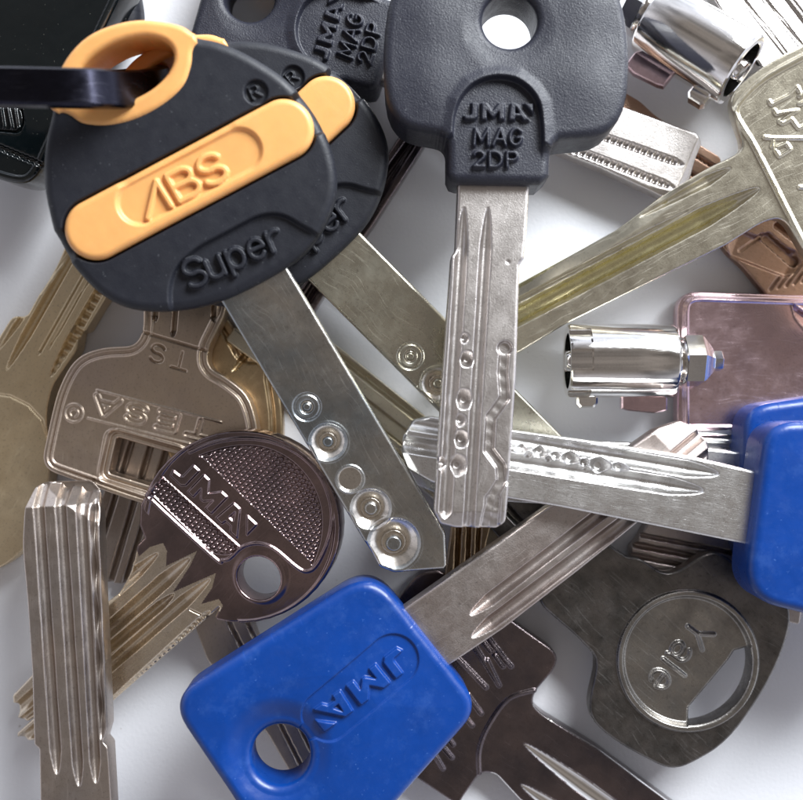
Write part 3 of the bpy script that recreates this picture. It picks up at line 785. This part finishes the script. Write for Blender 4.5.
# square plate key head at the right
F = Frame((690, 360), .28, (760, 362), .27, -2.5); c = F.p; R = Relief()
out = [(678, 290, .22), (900, 298, .2), (900, 436, .2), (678, 436, .12)]
R.border(.035, .03, -.02); R.border(.085, .022, .022)
R.region(poly(rounded([tuple(c(*q)) for q in ((792, 304), (812, 318), (806, 330), (796, 318))], .02)), -.06, .01, .02, .02)
flat_key('mirror-like pinkish square metal key head lying flat under the small barrel', F, out, 'rose', R, .19, .03, .010, corner=.1, blade=half(c(840, 360), (1, 0)))

# Yale key
F = Frame((590, 575), .47, (500, 485), .44); c = F.p; R = Relief()
out = [(600, 538, .02), (628, 557, .03), (640, 558, .04), (664, 574, .08), (680, 571, .12), (706, 552, .15), (722, 553, .15), (745, 570, .2), (778, 585, .2), (793, 612, .15), (786, 645, .4), (768, 686, .6), (728, 744, .5), (684, 768, .12), (667, 769, .10), (622, 746, .3), (594, 724, .15), (588, 706, .15), (596, 671, .06), (596, 656, .08), (572, 632, .08), (560, 622, .05), (543, 607, .04), (539, 599, .05), (544, 590, .05), (470, 505, .05), (505, 440, .05), (535, 460, .05)]
circ = disc(c(687.5, 660.5), .665)
cut = poly(F.L([(690, 709), (729.5, 662), (736, 652), (750, 648), (760, 690), (720, 740), (690, 730)]))
rin = disc(c(687.5, 660.5), .60)
holeY = lambda X, Y: np.maximum(cut(X, Y), rin(X, Y)); holeY.bb = rin.bb
R.region(rin, -.05, .015)
R.ring(c(687.5, 660.5), .64, .05, .026)
R.region(circ, .012, .01)
R.lines(text('Yale', (694, 619), (648, 680), (716, 636), F, 0, .10), .024, .032, .014)
R.groove(c(560, 565), c(470, 470), .10, .06, .2, .1, 'u', open_b=True)
root = thing('metal_key', 'tarnished dark steel key with a lettered disc in its head at lower right', 'key', F)
sfY = minus(poly(rounded([tuple(F.p(q[0], q[1]))+tuple(q[2:]) for q in out], .02)), holeY)
ms = plate(sfY, R, 0, -.20, .030, g=.0085, parts=[('head', None), ('blade', half(c(572, 565), (1, 0))), ('medallion', disc(c(687.5, 660.5), .665))])
part('head', ms['head'], 'yale', root); part('blade', ms['blade'], 'yale', root); part('medallion', ms['medallion'], 'yale2', root)

# dark key bottom centre
F = Frame((515, 745), .27, (640, 838), .25); c = F.p; R = Relief()
out = [(404, 590, .08), (420, 572, .1), (440, 570, .05), (503, 614), (536, 638, .1), (558, 653, .16), (556, 668, .1), (535, 692, .06), (532, 704, .08), (542, 714, .06), (600, 750), (670, 802), (760, 870, .05), (720, 920, .05), (630, 868), (520, 800, .02), (496, 774, .05), (481, 772, .08), (464, 796, .02), (458, 806, .1), (413, 776, .1), (330, 715, .2)]
R.lines([spline(F.L([(534, 690), (508, 699), (488, 726), (479, 750), (479, 774)]), False, 5)], .03, .025)
R.groove(c(523, 743), c(720, 885), .17, .038, .7, .1, 'u', open_b=True)
R.groove(c(520, 784), c(640, 865), .14, .032, .4, .1, 'u', open_b=True)
EV = [[(472, 641), (499, 685)], [(456, 656), (486, 687)], [(499, 685), (487, 660)], [(484, 631), (489, 638)], [(484, 642), (491, 651)], [(493, 644), (499, 651)], [(495, 655), (503, 666)], [(504, 658.5), (511, 666)], [(489, 638), (493, 644), (504, 658)],
      [(468, 695), (481, 713)], [(463, 714), (472, 725)], [(468, 695), (463, 714)], [(446, 734), (453, 744)], [(439, 742), (452, 757)], [(432, 750), (443, 768)], [(446, 734), (439, 742), (432, 750)]]
R.lines(seglist(F, EV), .030, .030, .018)
flat_key('shiny near-black key with stamped letters half under the lower blue key', F, out, 'dark2', R, .22, .022, .0085, blade=half(c(508, 745), (1, .1)), cutm='chrome', cutz=-.006)

# brass blade centre, running down to the right
F = Frame((345, 385), .25, (500, 505), .25); c = F.p; R = Relief()
out = [(262, 290), (345, 351.5), (425, 416), (520, 490), (560, 525), (545, 570), (510, 566), (482, 542.5), (400, 470), (340, 424), (225, 340)]
R.groove(c(346, 362), c(530, 506), .10, .055, .1, .1, 'v', open_a=True, open_b=True)
R.groove(c(346, 392), c(510, 520), .16, .09, .1, .1, 'f', open_a=True, open_b=True)
R.groove(c(350, 415), c(500, 532), .06, .05, .1, .1, 'v', open_a=True, open_b=True)
flat_key('yellow brass grooved blade in the middle, running under the tip of the silver notched blade', F, out, 'brass', R, .22, .016, .009)

# dark brass blade under the MAG tip
F = Frame((452, 610), .235+.02, (462, 500), .235+.25); c = F.p; R = Relief()
out = [(440, 620), (447, 560), (452, 520), (440, 490), (500, 490), (486, 545), (482, 610)]
for a, b, w in (((455, 610), (460, 500), .06), ((466, 610), (470, 500), .05), ((475, 610), (480, 500), .05)):
    R.groove(c(*a), c(*b), w, .10, .1, .1, 'v', open_a=True, open_b=True)
flat_key('short dark brass blade standing below the tip of the black-headed key in the middle', F, out, 'brown', R, .10, .014, .010)

# grooved blade between Yale head and the blue key
F = Frame((760, 560), .22, (632, 542), .22); c = F.p; R = Relief()
out = [(650, 520, .05), (640, 538, .05), (631, 548, .04), (633, 566, .05), (660, 590, .05), (800, 625), (810, 540)]
for dy, w in ((0, .05), (11, .07), (22, .06), (33, .06)):
    R.groove(c(636, 534+dy), c(800, 566+dy), w, .09, .1, .1, 'v', open_a=True, open_b=True)
flat_key('striped grey brass blade wedged between the lettered disc key and the blue key at right', F, out, 'grey', R, .19, .014, .010)

# striped blade tip above the notched blade, by the blue heads
F = Frame((800, 450), .30, (690, 443), .30); c = F.p; R = Relief()
out = [(668, 436, .06), (676, 427, .06), (830, 433), (830, 480), (672, 470, .06)]
for y, w in ((434, .05), (443, .07), (454, .08), (464, .05)):
    R.groove(c(672, y), c(830, y+9), w, .08, .1, .1, 'v', open_a=True, open_b=True)
flat_key('bright striped silver blade tip just above the notched silver blade, beside the two blue heads', F, out, 'silver', R, .16, .014, .010)

# blade below the lower blue key, seen through its hole
F = Frame((225, 600), .20, (300, 790), .20); c = F.p; R = Relief()
out = [(190, 590), (196, 630), (207, 660), (268, 735), (300, 790), (330, 830), (360, 800), (320, 740), (262, 650), (240, 590)]
R.groove(c(228, 620), c(318, 800), .05, .06, .1, .1, 'v', open_a=True, open_b=True); R.groove(c(246, 620), c(336, 800), .05, .06, .1, .1, 'v', open_a=True, open_b=True)
flat_key('reddish steel blade passing beneath the lower blue key and visible through its hole', F, out, 'steel', R, .18, .014, .010)

# ================================================================== barrel keys
def lathe(prof, seg=72, cut=None, cap0=False, cap1=False, seams=()):
    V = []; Fc = []
    ang = sorted([2*PI*k/seg for k in range(seg)]+[math.radians(q+d) for q in seams for d in (-.12, .12)]); seg = len(ang)
    for i, (x, r) in enumerate(prof):
        for k in range(seg):
            a = ang[k]; xx = x
            if cut is not None: xx = cut(x, a, i)
            rr = r
            if isinstance(xx, tuple): xx, rr = xx
            V.append((xx, rr*math.cos(a), rr*math.sin(a)))
    n = len(prof)
    for i in range(n-1):
        for k in range(seg):
            k2 = (k+1) % seg
            Fc.append((i*seg+k, (i+1)*seg+k, (i+1)*seg+k2, i*seg+k2))
    if cap0: Fc.append(tuple(range(seg)))
    if cap1: Fc.append(tuple((n-1)*seg+k for k in reversed(range(seg))))
    return V, Fc
def pymesh(name, V, Fc, smooth=True, angle=30):
    me = bpy.data.meshes.new(name); me.from_pydata(V, [], Fc); me.validate(); me.update()
    if smooth:
        me.polygons.foreach_set('use_smooth', [True]*len(me.polygons)); me.set_sharp_from_angle(angle=math.radians(angle))
    return me
def bevel_prism(poly2, z0, z1, b):
    """prism with bevelled rims, outline in x/y, z0..z1"""
    P = np.array(poly2, float); c = P.mean(0); V = []; n = len(P)
    for z, k in ((z0, b), (z0+b, 0), (z1-b, 0), (z1, b)):
        for q in P:
            d = c-q; d = d/np.linalg.norm(d); V.append((q[0]+d[0]*k*1.3, q[1]+d[1]*k*1.3, z))
    Fc = [tuple(range(n))[::-1], tuple(3*n+i for i in range(n))]
    for j in range(3):
        for i in range(n): Fc.append((j*n+i, j*n+(i+1) % n, (j+1)*n+(i+1) % n, (j+1)*n+i))
    return V, Fc
def build_barrel():
    # x axis runs from the open end to the bow, -y is the side the nib sticks out of
    F = Frame((567, 361), .44, (673, 361), .47, 0)
    root = thing('tubular_key', 'small chrome barrel with nib and pointed neck right of centre, lying over the square plate', 'tubular key', F, 'chrome tubular lock keys')
    ro = .352; ri = .265
    prof = [(.30, ri), (.008, ri), (0, ri+.01), (0, ro-.02), (.014, ro-.004), (.03, ro), (.199, ro), (.201, ro), (.60, ro), (.98, ro), (1.0, ro-.008), (1.012, ro-.03), (1.012, .18)]
    prof2 = [(.55, .02), (.55, ri)]+prof
    NOT = ((30.5, 62.5, .20), (73.5, 106.5, .17), (141.5, 168.5, .17))
    def cut2(x, a, i):
        d = math.degrees(a) % 360
        if 5 <= i <= 8:
            for lo, hi, dd in NOT:
                if lo < d < hi and x <= .2: return (x, ro-.045)
        return x
    V, Fc = lathe(prof2, 120, cut2, seams=[q for n in NOT for q in n[:2]]); part('barrel', pymesh('barrel', V, Fc), 'chrome', root)
    V, Fc = lathe([(.55, .02), (.55, .10), (.02, .10), (-.01, .085), (-.015, .0)], 48); part('pin', pymesh('pin', V, Fc), 'chrome', root)
    V, Fc = lathe([(1.0, .18), (1.02, .215), (1.035, .225), (1.05, .215), (1.06, .19), (1.075, .225), (1.09, .23)], 64); part('collar', pymesh('collar', V, Fc), 'chrome', root)
    V, Fc = lathe([(1.085, .10), (1.085, .235), (1.10, .255), (1.26, .255), (1.285, .235), (1.375, .125), (1.385, .10), (1.39, .10), (1.455, .10), (1.465, .09), (1.465, .0)], 6)
    V = [(x, y*math.cos(.35)-z*math.sin(.35), y*math.sin(.35)+z*math.cos(.35)) for x, y, z in V]
    part('bow_nut', pymesh('bow_nut', V, Fc, True, 20), 'chrome', root)
    V, Fc = bevel_prism([(.10, -.30), (.30, -.30), (.30, -.40), (.265, -.445), (.13, -.445), (.10, -.41)], -.16, -.03, .015)
    part('nib', pymesh('nib', V, Fc), 'chrome', root)
    V, Fc = bevel_prism([(.54, -.25), (.54, -.455), (.60, -.475), (.86, -.50), (.98, -.47), (.98, -.20)], -.20, -.11, .012)
    part('fin', pymesh('fin', V, Fc), 'rose', root)
    F2 = Frame((742, 71), .70, (654, 19), .40, 0)
    copy_thing(root, F2, 'chrome barrel key at the top right, open hollow end facing the pale brass key')
    # mirrored side: nib points down in the photograph, roll it about its axis
    return root
build_barrel()
for o in list(COL.objects):
    if o.name == 'tubular_key.001':
        o.matrix_world = o.matrix_world @ Matrix.Rotation(math.radians(180), 4, 'X')
        for ch in o.children:
            if ch.name.split('.')[0] in ('nib', 'fin'): ch.matrix_basis = Matrix.Translation((0, 0, .22 if ch.name.startswith('nib') else .31))

# ================================================================== remote, fob and ring
F = Frame((20, 60), .92, (100, 10), .92); c = F.p; R = Relief()
F = Frame((60, 20), .90, (20, 180), .80); c = F.p
out = [(-60, -60, .1), (146, -60, .1), (118, 0, .02), (77, 86, .05), (60, 128, .05), (35, 183, .22), (12, 184, .2), (-30, 168, .2), (-80, 150, .3)]
R.region(poly(rounded([tuple(c(*q)) for q in ((-20, 105), (22, 105), (25, 122), (20, 134), (-20, 130))], .05)), -.03, .01, .012, .015)
R.path(F.L([(-5, 145), (40, 164)]), .045, .03)
for k in range(9): R.path(F.L([(-3+k*5, 144+k*2), (-1+k*5, 150+k*2)]), .015, .05)
R.border(.05, .03, .03)
root = thing('key_fob', 'glossy black angular remote fob in the upper left corner, ribbed button at its lower end', 'key fob', F)
sf = poly(rounded([tuple(F.p(q[0], q[1]))+tuple(q[2:]) for q in out], .05))
part('casing', plate(sf, R, 0, -.5, .05, g=.010)[None], 'gloss', root)
bf = poly(rounded([tuple(c(*q)) for q in ((-20, 107), (20, 107), (23, 122), (18, 131), (-20, 128))], .05))
RB = Relief(); RB.lines(seglist(F, [[(1, 108), (4, 127)], [(8, 108), (12, 128)], [(15, 109), (18, 129)], [(-7, 108), (-4, 126)]]), .02, .03)
part('button', plate(bf, RB, -.01, -.08, .012, g=.008)[None], 'gloss', root)

F = Frame((100, 10), .55, (110, 60), .45); c = F.p
out = [(60, -60), (128, -50, .1), (139, 10, .1), (138, 30, .2), (120, 60, .3), (60, 80, .1)]
root = thing('key_fob', 'dark rounded fob edge just right of the angular remote', 'key fob', F)
part('casing', plate(poly(rounded([tuple(F.p(q[0], q[1]))+tuple(q[2:]) for q in out], .1)), None, 0, -.4, .14, g=.012)[None], 'black', root)

def ring_band():
    path = [(-180, 86, 1.75), (-90, 86.5, 2.08), (0, 87.5, 2.20), (50, 88.5, 2.20), (84, 89, 2.14), (104, 89.5, 2.03), (122, 90, 1.86), (139, 89, 1.66), (153, 86, 1.44), (160, 83, 1.18), (158, 82, .92), (140, 84, .62), (105, 88, .45), (60, 90, .38), (0, 91, .36)]
    P = [world((x, y), z) for x, y, z in path]; P = spline(P, False, 8)
    out = []
    for s0, (w, t, off) in enumerate(((.148, .055, -.0), )):
        V = []; n = len(P)
        for i, p in enumerate(P):
            d = unit(P[min(i+1, n-1)]-P[max(i-1, 0)]); side = unit(np.cross([0, 0, 1.0], d)) if abs(d[2]) < .95 else np.array([0, 1.0, 0])
            side = np.array([0, 1.0, 0]); side = unit(side-d*np.dot(side, d)); nn = np.cross(d, side)
            sec = [(-w, -t), (-w+.02, -t-.02), (w-.02, -t-.02), (w, -t), (w, t-.022), (w-.035, t), (-w+.035, t), (-w, t-.022)]
            for a, b in sec: V.append(tuple(p+side*a+nn*b*(-1)))
        Fc = []
        for i in range(n-1):
            for k in range(8): Fc.append((i*8+k, (i+1)*8+k, (i+1)*8+(k+1) % 8, i*8+(k+1) % 8))
        Fc += [tuple(range(8)), tuple((n-1)*8+k for k in reversed(range(8)))]
        out.append((V, Fc))
    V, Fc = out[0]
    me = pymesh('key_ring', V, Fc, True, 25); me.materials.append(M['ringm'])
    o = bpy.data.objects.new('key_ring', me); COL.objects.link(o)
    o['label'] = 'flat black metal key ring passing through the orange eyelet of the topmost key'; o['category'] = 'key ring'
ring_band()

# ================================================================== table
m, nt, b, tc = _nodes('white_table')
col = _mix(nt, _map(nt, _noise(nt, tc.outputs['Object'], .8, 4), .3, .7, 0, 1), (.84, .85, .89), (.81, .82, .86))
col = _mix(nt, _map(nt, _noise(nt, tc.outputs['Object'], 13, 2, .5), .755, .79, 0, .55), col, (.35, .33, .31))
col = _mix(nt, _map(nt, _noise(nt, tc.outputs['Object'], 70, 2, .5), .62, .8, 0, .12), col, (.55, .55, .58))
nt.links.new(col, b.inputs['Base Color']); b.inputs['Roughness'].default_value = .55
b.inputs['Specular IOR Level'].default_value = .12
nt.links.new(_bump(nt, _noise(nt, tc.outputs['Object'], 26, 4, .7), .35, .01), b.inputs['Normal'])
me = pymesh('table_top', [(-40, -40, 0), (40, -40, 0), (40, 40, 0), (-40, 40, 0), (-40, -40, -1), (40, -40, -1), (40, 40, -1), (-40, 40, -1)],
            [(0, 1, 2, 3), (7, 6, 5, 4), (0, 4, 5, 1), (1, 5, 6, 2), (2, 6, 7, 3), (3, 7, 4, 0)], False)
me.materials.append(m); o = bpy.data.objects.new('table_top', me); COL.objects.link(o); o['kind'] = 'structure'

# ================================================================== light
w = bpy.data.worlds.new('World'); scene.world = w; w.use_nodes = True; nt = w.node_tree; nt.nodes.clear()
ow = nt.nodes.new('ShaderNodeOutputWorld'); bg = nt.nodes.new('ShaderNodeBackground'); nt.links.new(bg.outputs[0], ow.inputs[0])
tc = nt.nodes.new('ShaderNodeTexCoord'); sp = nt.nodes.new('ShaderNodeSeparateXYZ'); nt.links.new(tc.outputs['Generated'], sp.inputs[0])
dd = _math(nt, 'ADD', _math(nt, 'MULTIPLY', sp.outputs[0], .55), _math(nt, 'MULTIPLY', sp.outputs[1], .8))
up = _map(nt, sp.outputs[2], .30, .80, 0, 1); fr = _map(nt, dd, -.5, .8, 0, 1)
colr = _mix(nt, fr, (.47, .475, .53), (1.02, 1.08, 1.22))
colr = _mix(nt, up, colr, (.168, .150, .138))
room = _map(nt, _noise(nt, tc.outputs['Generated'], 2.6, 2, .5), .36, .64, .62, 1.55)
mx = nt.nodes.new('ShaderNodeVectorMath'); mx.operation = 'SCALE'; nt.links.new(colr, mx.inputs[0]); nt.links.new(room, mx.inputs['Scale'])
nt.links.new(mx.outputs[0], bg.inputs[0]); bg.inputs[1].default_value = .95
def area(name, loc, target, sx, sy, power, color):
    l = bpy.data.lights.new(name, 'AREA'); l.shape = 'RECTANGLE'; l.size = sx; l.size_y = sy; l.energy = power; l.color = color
    o = bpy.data.objects.new(name, l); COL.objects.link(o); o.location = loc
    o.rotation_euler = (Vector(target)-Vector(loc)).to_track_quat('-Z', 'Y').to_euler(); return o
area('window_light', (15, 20, 17), (0, 0, 0), 18, 13, 20500, (.93, .97, 1.0))

# ================================================================== camera
cam = bpy.data.cameras.new('Camera'); co = bpy.data.objects.new('Camera', cam); COL.objects.link(co)
co.location = (0, 0, H); cam.sensor_width = 36; cam.sensor_fit = 'HORIZONTAL'; cam.lens = 36*H/8.03; cam.clip_end = 200; cam.clip_start = .1
cam.dof.use_dof = True; cam.dof.focus_distance = H-.9; cam.dof.aperture_fstop = 1.0
scene.camera = co
cam.dof.aperture_fstop = 36*H/8.03/1000/ .18   # a real, small lens opening
scene.render.engine = 'CYCLES'
scene.view_settings.view_transform = 'Standard'; scene.view_settings.look = 'None'; scene.view_settings.exposure = .24; scene.view_settings.gamma = 1
print('VERTS', sum(len(q.vertices) for q in bpy.data.meshes))
